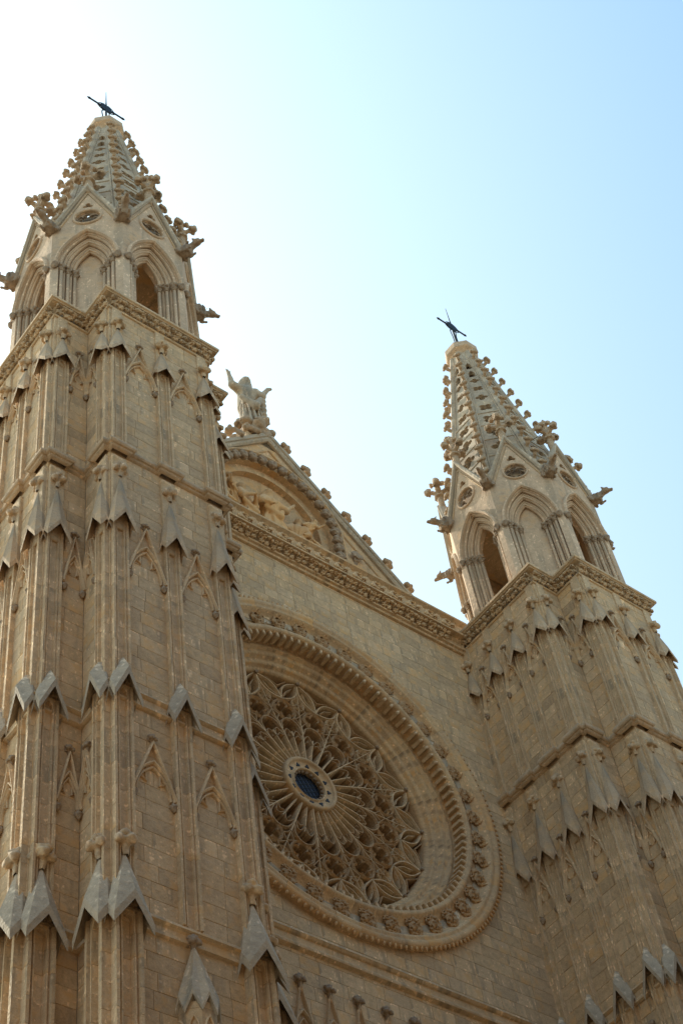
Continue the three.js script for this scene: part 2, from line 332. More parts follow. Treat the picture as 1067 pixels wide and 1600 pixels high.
// ------------------------------------------------------------------ shared masonry
const WID = [.34, .42, .5, .58, .66, .74, .82, .9, 1.0, 1.14], BH = .45, GAP = .0045;
const blockGeo = {};
function blockG(w, k) {                          // unit stones: w wide, BH high, front at z = 0
  const key = w + '_' + k;
  if (!blockGeo[key]) { const g = box(-w / 2 + GAP, w / 2 - GAP, GAP, BH - GAP, -.06, 0, .005); blockGeo[key] = finish(g, 1, rnd() * 5); }
  return blockGeo[key];
}
// lay stones over u0..u1, y0..y1 of a face; returns {matrix,w,area}
function courses(u0, u1, y0, y1, face, wout, want, out, rowFn) {
  let row = 0;
  for (let y = y0; y < y1 - .05; y += BH, row++) {
    const h = Math.min(BH, y1 - y); let a = u0, b = u1;
    const spans = rowFn ? rowFn(y, y + h) : [[a, b]];
    for (const [s, e] of spans) {
      const L = e - s; if (L < .12) continue;
      let n = Math.max(1, Math.round(L / want + (row % 2 ? .5 : 0) * (L > want * 1.2 ? 1 : 0))); const cut = []; let x = s;
      const ws = Array.from({ length: n }, () => rr(.72, 1.3)), sum = ws.reduce((p, q) => p + q, 0);
      for (let i = 0; i < n; i++) { const w = L * ws[i] / sum; cut.push([x, w]); x += w; }
      for (const [x0, w] of cut) {
        const wb = WID.reduce((p, q) => Math.abs(q - w) < Math.abs(p - w) ? q : p), k = Math.floor(rnd() * 3);
        out.push({ m: mul(face, T(x0 + w / 2, y, wout + rr(-.003, .004)), SC(w / wb, h / BH, 1)), g: blockG(wb, k), y });
      }
    }
  }
}
function layStones(list, parent, mats, rank) {   // the 300 that show largest are parts, the rest one mass
  list.sort(rank); const B2 = mats.map(() => []);
  list.forEach((s, i) => {
    const c = Math.floor(rnd() * mats.length);
    if (i < 300) clones('stone_block', s.g, mats[c], parent, s.m);
    else { const g = s.g.clone(); g.applyMatrix4(s.m); B2[0].push(g); const t = mats[c].color, q = g.attributes.color; for (let n = 0; n < q.count; n++) q.setXYZ(n, t.r, t.g, t.b); }
  });
  if (B2[0].length) { const o = mesh('stone_blocks', mergeGeometries(B2[0]), mats[0], parent); o.userData.kind = 'stuff'; }
}
const FACE = (th) => RY(th);

// ------------------------------------------------------------------ pilasters with gabled caps
const PILP = (w, d) => { const s = w / .46, e = d / .13; return [[-.23, -.02], [-.23, .13], [-.175, .13], [-.16, .075], [-.135, .075], [-.125, .105], [-.1, .105], [-.085, .03], [.085, .03], [.1, .105], [.125, .105], [.135, .075], [.16, .075], [.175, .13], [.23, .13], [.23, -.02]].map(p => [p[0] * s, p[1] * e]); };
const pilCache = {};
function shaftGeo(w, d, y0, y1) {
  const k = [w, d, y0, y1].join(); if (pilCache[k]) return pilCache[k];
  const b = new B(), pr = PILP(w, d); let y = y0;
  while (y < y1 - .01) { const h = Math.min(rr(.45, .72), y1 - y), dd = rr(-.003, .003); b.add(prismY(pr.map(p => [p[0] + dd, p[1] + dd]), y, Math.min(y1, y + h - .008)), rr(.95, 1.05)); y += h; }
  // pointed head closing the sunk panel
  const s = w / .46, hw = .085 * s, ys = y1 - .28, out = [[-.1 * s, ys - .02], [.1 * s, ys - .02], [.1 * s, y1], [-.1 * s, y1]];
  b.add(plate([[-.1 * s, y1 - .002], [-.1 * s, ys], ...pointed(hw, ys, .2, 5).map(p => p), [.1 * s, ys], [.1 * s, y1 - .002]].reverse(), [], .02 * d / .13, .095 * d / .13));
  return pilCache[k] = b.geo();
}
// gabled cap: half width a, reach w, gable height hg, roof rising to a peak hT above the feet, thickness th
function capGeo(a, w, hg, hT, th, peakW = .05) {
  const FL = [-a, 0, w], FR = [a, 0, w], A = [0, hg, w + .03], BL = [-a, .02, -.03], BR = [a, .02, -.03], Tp = [0, hT, peakW + .03], Tl = [-.055, hT, -.03], Tr = [.055, hT, -.03], Tf = Tp;
  const sl = [-a * .98, hg * .55, w * .42], sr = [a * .98, hg * .55, w * .42];                     // little side gables
  const dn = (p, k = 1) => [p[0], p[1] - th * k, p[2] - .012];
  const top = [[Tf, FL, A], [Tf, A, FR], [Tf, sl, FL], [Tf, FR, sr], [Tl, BL, sl], [Tl, sl, Tf], [Tr, sr, BR], [Tr, Tf, sr], [Tl, Tf, Tr]], t = [...top];
  const rim = [BL, sl, FL, A, FR, sr, BR]; for (let i = 0; i < 6; i++) t.push(...quad(rim[i], dn(rim[i]), dn(rim[i + 1]), rim[i + 1]));
  for (const q of top) t.push([dn(q[0]), dn(q[2]), dn(q[1])]);
  return finish(soup(t));
}
const CAP1 = capGeo(.34, .31, .5, 1.62, .17), CAP2 = capGeo(.35, .33, .66, 2.45, .19), CAP3 = capGeo(.38, .36, .95, 1.45, .25, .12), CAP4 = capGeo(.47, .43, .72, 2.0, .24);
const HEADS = { 1: [43.9, CAP1, 45.52, 1.0], 2: [35.2, CAP2, 37.62, 1.0], 3: [28.72, CAP3, 0, 1], 4: [22.3, CAP4, 24.25, 1.15] };
const strip = {};
function stripGeo(w, d, y0, y1) { const k = [w, d, y0, y1].join(); return strip[k] ??= finish(box(-w / 2, w / 2, y0, y1, -.02, d, .02), rr(.92, 1.05), rnd()); }
// one pilaster of one stage on a face: u = place along the face, w0 = wall plane
function pilaster(tower, fm, u, w0, stage, name = 'pilaster', noFin = false) {
  const p = part(name, tower); const base = mul(fm, T(u, 0, w0)); base.decompose(p.position, p.quaternion, p.scale);
  const [yc, cg, yk, ks] = HEADS[stage], I = new THREE.Matrix4();
  const [sw, sd, y0, y1] = stage === 1 ? [.46, .13, 38.98, yc + .3] : stage === 2 ? [.46, .13, 29.4, yc + .42] : stage === 3 ? [.5, .16, 22.9, yc + .52] : [.62, .24, 0, yc + .42];
  clones('shaft', shaftGeo(sw, sd, y0, y1), M.warm, p, I);
  clones('gabled_cap', cg, stage > 2 ? M.grey : M.pale, p, T(0, yc, 0));
  if (stage === 1) clones('backing_strip', stripGeo(.36, .06, yc, 46.74), M.warm, p, I);
  if (stage === 2) clones('backing_strip', stripGeo(.46, .1, yc, 38.5), M.warm, p, I);
  if (yk) clones('finial', KNOP[Math.floor(rnd() * 2)], rnd() < .5 ? M.pale : M.warm, p, mul(T(0, yk, .1), RY(rnd() * 6), SC(ks * 1.15)));
}
// blind gable between pilasters, half width hw, boss height yb, apex ya
const bgCache = {};
function blindGable(tower, fm, u, w0, hw, yb, ya, bossL = true, bossR = true) {
  const p = part('blind_gable', tower); mul(fm, T(u, 0, w0)).decompose(p.position, p.quaternion, p.scale);
  const key = [hw, yb, ya].join();
  if (!bgCache[key]) {
    const b = new B(), h = ya - yb;
    b.add(sweepCurve([[-hw, yb + .16], [0, ya], [hw, yb + .16]], ridgeProf(.1, .13)));
    const ar = pointed(hw * .93, yb + .14, h * .58, 8), ar2 = pointed(hw * .79, yb + .14, h * .49, 8);
    b.add(sweepCurve(ar, ridgeProf(.075, .11))); b.add(sweepCurve(ar2, ridgeProf(.05, .075)));
    for (const s of [-1, 1]) b.add(sweepCurve([[s * hw * .62, yb + h * .36], [s * hw * .3, yb + h * .3], [s * hw * .34, yb + h * .47]], ridgeProf(.035, .05)));
    bgCache[key] = b.geo();
  }
  clones('tracery_moulding', bgCache[key], M.warm, p, new THREE.Matrix4());
  clones('finial', KNOP[0], M.crust, p, mul(T(0, ya + .02, .04), SC(.62)));
  if (bossL) clones('boss', BOSS, M.crust, p, mul(T(-hw + .05, yb, .02), SC(.72)));
  if (bossR) clones('boss', BOSS, M.crust, p, mul(T(hw - .05, yb, .02), SC(.72)));
}

// ------------------------------------------------------------------ bell towers
const H = 3.085, A = 1.87, ZC = 1.995, GSTEP = [[42.85, 44.95], [33.6, 35.72], [26.1, 27.82]];
const FU = [-1.6, 0, 1.6], LU = [1.6, .36, -.87, -2.1];
const body = [[-H, -H], [-H, A], [-A, A], [-A, H], [A, H], [A, A], [H, A], [H, -H]];
function bumps(pw, pd, skipMid) {                           // body outline that breaks forward round each pilaster
  const o = [], h = Math.min(.266, pw / 2);
  const run = (pts, nrm) => { for (const [x, z] of pts) o.push([x + 0 * nrm, z]); };
  // left flank, from back to front (x = -H), going +z
  o.push([-H, -H]); for (const u of [...LU].reverse()) o.push([-H, u - h], [-H - pd, u - h], [-H - pd, u + h], [-H, u + h]);
  o.push([-H, A]);
  const nf = (x, z) => o.push([x - h, z], [x - h, z + pd], [x + h, z + pd], [x + h, z]);
  nf(-H + .27, A); o.push([-A, A]); o.push([-A, H - .27 - h], [-A - pd, H - .27 - h], [-A - pd, H - .27 + h], [-A, H - .27 + h]); o.push([-A, H]);
  for (const u of FU) if (u || !skipMid) nf(u, H);
  o.push([A, H]); o.push([A, H - .27 + h], [A + pd, H - .27 + h], [A + pd, H - .27 - h], [A, H - .27 - h]); o.push([A, A]); nf(H - .27, A); o.push([H, A]);
  for (const u of LU) o.push([H, u + h], [H + pd, u + h], [H + pd, u - h], [H, u - h]); o.push([H, -H]);
  return o;
}
function bellTower(sx, label) {
  const t = thing('bell_tower', label, 'tower', 'pair of bell towers flanking the facade', [sx, 0, ZC]);
  mesh('wall_core', new B().add(prismY(body.map(p => [p[0] - Math.sign(p[0]) * .02, p[1] - Math.sign(p[1]) * .02]), 0, 46.9)).geo(), M.mortar, t);
  // stones of the panels
  const st = [], F0 = FACE(0), FL = FACE(-Math.PI / 2), FR = FACE(Math.PI / 2), y0 = 17.1, y1 = 46.8;
  courses(-1.87, 0, y0, y1, F0, H, .95, st); courses(0, 1.87, y0, y1, F0, H, .95, st);
  courses(-H, -A, y0, y1, F0, A, .62, st); courses(A, H, y0, y1, F0, A, .62, st);
  courses(A, H, y0, y1, FL, A, .62, st);
  courses(-2.3, A, y0, y1, FL, H, .8, st); courses(-H, -A, y0, y1, FR, A, .62, st);
  layStones(st, t, BLK, (p, q) => { const a = p.m.elements, b = q.m.elements; return (a[13] - 2.2 * a[14] - .3 * a[12] * -1) - (b[13] - 2.2 * b[14] - .3 * b[12] * -1); });
  // string courses
  const bl = bumps(.54, .15);
  mesh('string_course', new B().add(sweepPlan(bl, [[-.02, 39.16], [.03, 39.13], [.1, 39.06], [.15, 38.98], [.175, 38.91], [.17, 38.85], [.14, 38.8], [.09, 38.78], [.07, 38.73], [.03, 38.7], [-.02, 38.68]], false, 1)).geo(), M.pale, t);
  mesh('string_course', new B().add(sweepPlan(body, [[-.02, 29.4], [.02, 29.38], [.11, 29.3], [.12, 29.25], [.07, 29.2], [.035, 29.18], [.03, 29.0], [.06, 28.97], [.10, 28.92], [.10, 28.86], [.05, 28.82], [-.02, 28.8]], false, 1)).geo(), M.warm, t);
  mesh('string_course', new B().add(sweepPlan(body, [[-.02, 23.0], [.03, 22.97], [.13, 22.86], [.14, 22.8], [.09, 22.76], [.05, 22.72], [.05, 22.6], [.08, 22.57], [.08, 22.5], [-.02, 22.46]], false, 1)).geo(), M.warm, t);
  // pilasters and blind gables, stage by stage
  for (const s of [1, 2, 3, 4]) {
    for (const u of FU) if (!(s === 4 && u === 0)) pilaster(t, F0, u, H, s);
    for (const u of LU) pilaster(t, FL, u, H, s);
    pilaster(t, F0, -H + .27, A, s); pilaster(t, F0, H - .27, A, s);
    pilaster(t, FL, H - .27, A, s);
    pilaster(t, FR, -H + .27, A, s);
    for (const u of [1.6, .36]) pilaster(t, FR, -u, H, s);
    if (s < 4) {
      const [yb, ya] = GSTEP[s - 1];
      blindGable(t, F0, -.8, H, .57, yb, ya); blindGable(t, F0, .8, H, .57, yb, ya);
      for (const u of [.98, -.255, -1.485]) blindGable(t, FL, u, H, .385, yb, ya);
      blindGable(t, F0, -(A + .34), A, .32, yb, ya, true, true); blindGable(t, FL, A + .34, A, .32, yb, ya, false, true);
      blindGable(t, F0, A + .34, A, .32, yb, ya);
    }
  }
  // free-standing pinnacle set before the front below the third string
  const pn = part('pinnacle', t); pn.position.set(0, 0, H);
  const oct = circlePts(0, .1, .4, 8, Math.PI / 8); { const b = new B(); let y = 0; while (y < 20.9) { const h = Math.min(rr(.5, .7), 20.9 - y); b.add(prismY(oct, y, y + h - .008), rr(.9, 1.06)); y += h; } b.mesh('shaft', M.warm, pn); }
  { const tr = [], n = 8; for (let i = 0; i < n; i++) { const a = [oct[i][0] * 1.18, 20.72, .1 + (oct[i][1] - .1) * 1.18], c = [oct[(i + 1) % n][0] * 1.18, 20.72, .1 + (oct[(i + 1) % n][1] - .1) * 1.18], m = [(a[0] + c[0]) / 2 * 1.02, 21.12, (a[2] + c[2]) / 2 + .01], tp = [0, 22.55, .1], dn = p => [p[0] * .97, p[1] - .1, p[2]]; tr.push([tp, m, a], [tp, c, m], ...quad(a, m, dn(m), dn(a)), ...quad(m, c, dn(c), dn(m)), [dn(a), dn(m), [0, 20.8, .1]], [dn(m), dn(c), [0, 20.8, .1]]); } mesh('spirelet', new B().add(soup(tr)).geo(), M.grey, pn); }
  for (let i = 0; i < 8; i++) { const a = i * Math.PI / 4; clones('blind_lancet', (bgCache.lan ??= new B().add(sweepCurve([[-.1, 19.2], ...pointed(.1, 20.25, .3, 5), [.1, 19.2]], ridgeProf(.035, .05))).geo()), M.warm, pn, mul(T(0, 0, .1), RY(a), T(0, 0, .37))); }
  clones('finial', KNOP[1], M.crust, pn, mul(T(0, 22.4, .1), SC(.8)));
  // crowning cornice
  const co = part('cornice', t);
  mesh('moulding', new B().add(sweepPlan(body, [[-.02, 46.66], [.05, 46.68], [.075, 46.73], [.05, 46.78], [-.03, 46.82], [-.07, 46.95], [-.05, 47.1], [.06, 47.2], [.25, 47.23], [.25, 47.27], [.31, 47.3], [.31, 47.41], [.27, 47.44], [-1.4, 47.47]], false, 1)).geo(), M.warm, co);
  mesh('roof_slab', new B().add(prismY(body.map(p => [p[0] * .98, p[1] * .98]), 46.95, 47.452)).geo(), M.grey, co);
  for (let i = 0; i < body.length - 1; i++) {
    const a = body[i], b = body[i + 1]; if (i === body.length - 1) continue; const L = Math.hypot(b[0] - a[0], b[1] - a[1]), th = Math.atan2(b[0] - a[0], b[1] - a[1]) - Math.PI / 2;
    const reentA = (i === 2 || i === 5), n = Math.max(2, Math.round((L + .1) / .47));
    for (let k = 0; k < n; k++) { const q = (k + .5) / n; clones('leaf_carving', LEAF[k % 2], M.warm, co, mul(T(a[0] + (b[0] - a[0]) * q, 46.99, a[1] + (b[1] - a[1]) * q), RY(th), T(0, 0, .09), RX(.42), SC(rr(.95, 1.05) * (rnd() < .5 ? -1 : 1), 1, 1.15))); }
  }
  return t;
}

// ------------------------------------------------------------------ octagonal turrets with pierced spires
const AP = 3.0, TAN = Math.tan(Math.PI / 8), HWF = AP * TAN, YS = 51.1, YG = 53.62, YA = 56.55;
const ORD = [[.98, 1.95, 3.0, 2.82], [.79, 1.66, 2.82, 2.64], [.6, 1.38, 2.64, 2.3]];
const shared = {};
function turretFace(t, th, blind) {
  const f = part(blind ? 'blind_arch_face' : 'open_arch_face', t); f.rotation.y = th;
  const I = new THREE.Matrix4(), k = blind ? 'b' : 'o';
  if (!shared[k]) {
    const b = new B(), y0 = 47.3, top = YG - .02;
    const oc = foilPts(0, 54.3, .40, 5);
    const out0 = [[-HWF, y0], [HWF, y0], [HWF, YG], [0, YA], [-HWF, YG]];
    const holes = (hw, rise) => [archHole(hw, 47.9, YS, rise)];
    b.add(plate(out0, [archHole(ORD[0][0], 47.75, YS, ORD[0][1]), circlePts(0, 54.3, .46, 24), foilPts(0, 55.22, .2, 3, 5)], ORD[0][3], ORD[0][2]), .98);
    const hw1 = (w) => w * TAN;
    b.add(plate([[-hw1(2.82), y0], [hw1(2.82), y0], [hw1(2.82), top], [-hw1(2.82), top]], holes(ORD[1][0], ORD[1][1]), ORD[1][3], ORD[1][2] - .001), 1.02);
    b.add(plate([[-hw1(2.64), y0], [hw1(2.64), y0], [hw1(2.64), top], [-hw1(2.64), top]], blind ? [] : holes(ORD[2][0], ORD[2][1]), 2.3, blind ? 2.44 : ORD[2][2] - .001), .97);
    if (blind) b.add(plate([[-hw1(2.64), y0], [hw1(2.64), y0], [hw1(2.64), top], [-hw1(2.64), top]], holes(ORD[2][0], ORD[2][1]), 2.44, ORD[2][2] - .001), .97);
    shared[k] = b.geo();
    shared.oc = new B().add(plate(circlePts(0, 54.3, .455, 24), [oc.length ? foilPts(0, 54.3, .40, 6, 6) : []], 2.86, 2.93, .01)).geo();
    const hood = [[-1.07, 51.0], [-1.07, YS], ...pointed(1.07, YS, 2.1, 10), [1.07, 51.0]];
    shared.hood = new B().add(sweepCurve(hood, ridgeProf(.13, .15), true, 2.99)).geo();
    shared.roll = ORD.map(([hw, rise, w]) => new B().add(sweepCurve(pointed(hw - .045, YS + .1, rise - .05, 10), rollProf(.075, 7), true, w - .1)).add(sweepCurve(pointed(hw + .05, YS + .1, rise + .06, 10), rollProf(.04, 6), true, w + .0)).geo());
    shared.ring = new B().add(sweepCurve(circlePts(0, 54.3, .5, 28), ridgeProf(.09, .08), true, 2.995, true)).geo();
    const gl = [[-HWF - .06, YG - .1], [0, YA + .12], [HWF + .06, YG - .1]];
    shared.coping = new B().add(sweepCurve(gl, [[-.1, -.16], [-.1, .1], [-.02, .17], [.09, .17], [.14, .06], [.14, -.16]].reverse(), true, 2.97)).geo();
    shared.fillet = new B().add(sweepCurve([[-HWF + .2, YG + .02], [0, YA - .36], [HWF - .2, YG + .02]], ridgeProf(.06, .05), true, 2.995)).geo();
    shared.shaft = new B().add(lathe([[.001, 47.75], [.12, 47.75], [.12, 47.9], [.085, 47.98], [.062, 48.05], [.062, 50.9]], 9)).geo();
    shared.sill = new B().add(box(-1.05, 1.05, 47.4, 47.78, 2.5, 3.02, .02)).geo();
    shared.impost = new B().add(box(-.1, .1, 50.98, 51.12, -.1, .12, .02)).geo();
  }
  clones('wall', shared[k], M.high, f, I); clones('hood_mould', shared.hood, M.high, f, I); clones('sill', shared.sill, M.high, f, I);
  clones('oculus_tracery', shared.oc, M.crust, f, I); clones('oculus_ring', shared.ring, M.high, f, I); clones('gable_coping', shared.coping, M.grey, f, I); clones('gable_fillet', shared.fillet, M.warm, f, I);
  ORD.forEach(([hw, , w], i) => {
    clones('arch_roll', shared.roll[i], M.high, f, I);
    for (const s of [-1, 1]) { clones('colonnette', shared.shaft, M.high, f, T(s * (hw - .09), 0, w - .1)); clones('capital', CAPITAL, M.crust, f, mul(T(s * (hw - .09), 50.98, w - .1), RY(rnd() * 6))); }
  });
  for (const s of [-1, 1]) clones('label_stop', BOSS, M.crust, f, mul(T(s * 1.08, 51.02, 3.02), SC(1.05)));
  clones('fleuron', FLEURON, M.carved, f, mul(T(0, YA + .12, 2.9), RY(rr(-.1, .1)), SC(.98, 1, .98)));
}
function turret(sx, label) {
  const t = thing('octagonal_turret', label, 'spire', 'spired turrets on the bell towers', [sx, 0, ZC]);
  for (let i = 0; i < 8; i++) turretFace(t, i * Math.PI / 4, i % 2 === 1);
  mesh('ceiling', new B().add(prismY(circlePts(0, 0, 2.45, 8, Math.PI / 8), 53.3, 53.45)).geo(), M.warm, t);
  // gargoyles at the angles
  for (let i = 0; i < 8; i++) {
    const a = Math.PI / 8 + i * Math.PI / 4, r = AP / Math.cos(Math.PI / 8);
    clones('gargoyle', GARG[i % 2], M.crust, t, mul(RY(a), T(0, 53.72, r - .1), RX(-.06), SC(.86)));
    clones('corbel', KNOP[0], M.warm, t, mul(RY(a), T(0, 54.1, r - .08), SC(.95)));
  }
  // spire
  const R0 = 2.72, Y0 = 53.7, R1 = .58, Y1 = 67.7;
  for (let i = 0; i < 8; i++) {
    const th = i * Math.PI / 4, s = part('spire_face', t); s.rotation.y = th;
    const r0 = R0, r1 = R1 * Math.cos(Math.PI / 8), L = Math.hypot(Y1 - Y0, r0 - r1), tilt = -Math.atan2(r0 - r1, Y1 - Y0);
    const m = mul(T(0, Y0, r0), RX(tilt));
    if (!shared.sp) {
      const hw = v => (r0 + (r1 - r0) * v / L) * TAN, holes = [], bars = []; let v = 1.3;
      while (v < L - 2.2) { const w = hw(v), r = w * .5, h = w * 1.45 + .1; if (w < .46) break; holes.push(foilPts(0, v + h / 2, r, 4, 5, v % 2 < 1 ? 0 : .785)); if (w > .72) bars.push(finish(box(-w * .7, w * .7, v + h - .01, v + h + .07, -.02, .07, .015))); v += h + .08; }
      while (v < L - 1.2) { const w = hw(v) * .4; holes.push([[-w, v], [w, v], [w * .9, v + .5], [0, v + .72], [-w * .9, v + .5]]); v += .95; }
      shared.sp = new B().add(plate([[-hw(0), 0], [hw(0), 0], [hw(L), L], [-hw(L), L]], holes, -.16, .03)).geo(); shared.spb = bars;
      shared.edge = new B().add(sweepCurve([[-hw(0) * .8, .4], [-hw(L) * .55, L - .3]], ridgeProf(.07, .06), true, .03)).add(sweepCurve([[hw(0) * .8, .4], [hw(L) * .55, L - .3]], ridgeProf(.07, .06), true, .03)).geo();
      shared.ribL = L;
    }
    clones('pierced_panel', shared.sp, M.grey, s, m); for (const g of shared.spb) clones('cross_bar', g, M.grey, s, m); clones('edge_moulding', shared.edge, M.grey, s, m);
    // rib and crockets on the angle to the right of this face
    const rb = part('rib', t); rb.rotation.y = th + Math.PI / 8;
    const q0 = R0 / Math.cos(Math.PI / 8), q1 = R1, RL = Math.hypot(Y1 - Y0, q0 - q1), mt = mul(T(0, Y0, q0), RX(-Math.atan2(q0 - q1, Y1 - Y0)));
    shared.rib ??= new B().add(plate([[-.13, -.14], [.13, -.14], [.13, .04], [.06, .12], [-.06, .12], [-.13, .04]], [], 0, RL), 1, RX(-Math.PI / 2)).geo();
    shared.ribg ??= (() => { const g = plate([[-.13, .14], [-.13, -.04], [-.06, -.12], [.06, -.12], [.13, -.04], [.13, .14]], [], 0, RL); g.applyMatrix4(RX(-Math.PI / 2)); return finish(g); })();
    clones('rib_bar', shared.ribg, M.grey, rb, mt);
    for (let c = 0; c < 12; c++) clones('crocket', CROCKET[c % 2], M.carved, rb, mul(mt, T(0, .9 + c * (RL - 1.5) / 11.4, .1), RZ(rr(-.1, .1)), SC(rr(1.15, 1.3))));
  }
  // octagonal cap stone
  const cs = part('cap_stone', t); cs.position.y = -.5; const o8 = circlePts(0, 0, 1, 8, Math.PI / 8), lv = [[.55, 68.0], [.58, 68.25], [.66, 68.4], [.80, 68.5], [.84, 68.56], [.84, 68.92], [.7, 69.02], [.12, 69.2]];
  { const tr = []; for (let j = 0; j < lv.length - 1; j++) for (let i = 0; i < 8; i++) { const P = (i, j) => [o8[i % 8][0] * lv[j][0], lv[j][1], o8[i % 8][1] * lv[j][0]]; tr.push(...quad(P(i, j), P(i, j + 1), P(i + 1, j + 1), P(i + 1, j))); } mesh('slab', new B().add(soup(tr)).geo(), M.high, cs); }
  // thin stay wires from the spire to the fleurons
  for (const i of [7, 0]) { const a = i * Math.PI / 4; mesh('stay_wire', finish(tube([[0, 58.05, 2.85], [0, 58.25, 2.3], [0, 58.6, 1.6]], .014, 5, 6)), M.wire, t).rotation.y = a; }
  return t;
}

// ------------------------------------------------------------------ iron crosses
function ironCross(sx, label, spin) {
  const t = thing('iron_cross', label, 'cross', 'iron crosses on the spires', [sx, 68.65, ZC]); t.rotation.y = spin;
  mesh('lightning_rod', finish(lathe([[.001, 0], [.075, 0], [.06, .5], [.05, 1.3], [.05, 2.7], [.028, 3.1], [.012, 4.3], [.001, 4.35]], 8)), M.iron, t);
  mesh('knob', finish(lathe([[.001, .62], [.11, .68], [.13, .78], [.1, .88], [.001, .92]], 10)), M.iron, t);
  const ar = part('cross_arms', t);
  for (const s of [-1, 1]) {
    const b = new B(); b.add(box(.0, .86, 2.42, 2.52, -.03, .03, .012)); b.add(lathe([[.001, -.11], [.05, -.05], [.06, 0], [.04, .06], [.001, .13]], 8), 1, mul(T(.88, 2.47, 0), RZ(-Math.PI / 2)));
    b.add(tube([[.08, 2.1, 0], [.32, 2.2, 0], [.5, 2.44, 0]], .022, 6, 10)); b.add(tube([[.08, 2.84, 0], [.26, 2.74, 0], [.45, 2.5, 0]], .022, 6, 10)); b.add(tube([[.1, 2.3, 0], [.3, 2.36, 0], [.6, 2.47, 0]], .03, 6, 8));
    mesh('arm', b.geo(), M.iron, ar).rotation.y = s < 0 ? Math.PI : 0;
  }
  mesh('medallion', finish(plate(foilPts(0, 2.47, .34, 4, 6, .785), [], -.035, .035, .01)), M.iron, t);
  mesh('brace', finish(tube([[-.16, .8, 0], [-.17, 1.3, 0], [-.2, 2.0, 0], [-.04, 2.2, 0]], .028, 6, 12)), M.iron, t);
  mesh('side_brace', finish(tube([[.13, .85, 0], [.1, 1.5, 0], [.16, 2.1, 0], [.04, 2.25, 0]], .028, 6, 12)), M.iron, t);
  return t;
}

// ------------------------------------------------------------------ facade between the towers
const XC = -.647, ZW = -.2, RY0 = 36.95;
function facade() {
  const t = thing('facade_wall', 'tall sandstone wall holding the rose window between the two bell towers', 'wall', null, [XC, 0, 0]);
  const L = -6.6, Rr = 7.75;
  mesh('wall_core', new B().add(plate([[L, 0], [Rr, 0], [Rr, 47.3], [L, 47.3]], [circlePts(0, RY0, 5.9, 72)], -2.5, ZW - .02)).geo(), M.mortar, t);
  const st = [];
  courses(L, Rr, 25.2, 46.62, new THREE.Matrix4(), ZW, .82, st, (a, b) => {
    const m = Math.abs((a + b) / 2 - RY0); if (m >= 6.15) return [[L, Rr]]; const x = Math.sqrt(6.15 * 6.15 - m * m); return [[L, -x], [x, Rr]];
  });
  layStones(st, t, BLK, (p, q) => (Math.abs(q.m.elements[12] - 2.5) - Math.abs(p.m.elements[12] - 2.5)) * -.6 + (p.y - q.y));
  // cornice: frieze of upright leaves, upper band of scrolls
  const co = part('cornice', t), run = [[Rr, ZW], [L, ZW]];
  mesh('frieze_moulding', new B().add(sweepPlan(run, [[-.02, 46.44], [.1, 46.46], [.14, 46.52], [.1, 46.57], [.2, 46.6], [.22, 46.66], [.12, 46.7], [.1, 46.8], [.12, 46.93], [.24, 47.02], [.5, 47.04], [.51, 47.1], [.48, 47.14], [.36, 47.18], [.36, 47.7], [.44, 47.75], [.53, 47.8], [.54, 47.88], [.5, 47.91], [-1.5, 48.0]], false, -1)).geo(), M.gold, co);
  for (let x = L + .3, i = 0; x < 7; x += .56, i++) clones('leaf_carving', LEAF[i % 2], M.gold, co, mul(T(x, 46.85, ZW + .25), RX(.5), RZ(rr(-.1, .1)), SC(.9 * (i % 2 ? 1 : -1), 1.05, 1.3)));
  for (let x = L + .5; x < 7.1; x += .86) clones('scroll_carving', SCROLL, M.gold, co, mul(T(x, 47.44, ZW + .37), SC(1, .95, 1.2)));
  for (let x = L + .05, i = 0; x < 7.2; x += .86, i++) clones('ribbed_block', (shared.rbk ??= (() => { const b = new B(); for (let k = -2; k <= 2; k++) b.add(box(k * .04 - .014, k * .04 + .014, 47.2, 47.69, .3, .42, .006)); return b.geo(); })()), M.gold, co, T(x, 0, ZW + .01));
  // lower string course and the arcade of little gables below it
  mesh('string_course', new B().add(sweepPlan(run, [[-.02, 29.62], [.05, 29.6], [.2, 29.45], [.22, 29.38], [.16, 29.32], [.1, 29.3], [.08, 29.12], [.12, 29.08], [.15, 29.02], [.13, 28.96], [.05, 28.93], [-.02, 28.9]], false, -1)).geo(), M.warm, t);
  for (let i = 0; i < 10; i++) {
    const x = -3.3 + i * .975, p = part('blind_gable', t); p.position.set(x, 0, ZW);
    shared.arc ??= new B().add(sweepCurve([[-.45, 25.6], [0, 27.75], [.45, 25.6]], ridgeProf(.09, .12))).add(sweepCurve([[-.36, 25.2], ...pointed(.36, 26.1, .85, 7), [.36, 25.2]], ridgeProf(.09, .11))).add(sweepCurve([[-.24, 25.2], ...pointed(.24, 26.1, .6, 7), [.24, 25.2]], ridgeProf(.05, .07))).geo();
    clones('tracery_moulding', shared.arc, M.warm, p, new THREE.Matrix4()); clones('finial', KNOP[i % 2], M.crust, p, mul(T(0, 27.72, .06), SC(.85)));
  }
  return t;
}

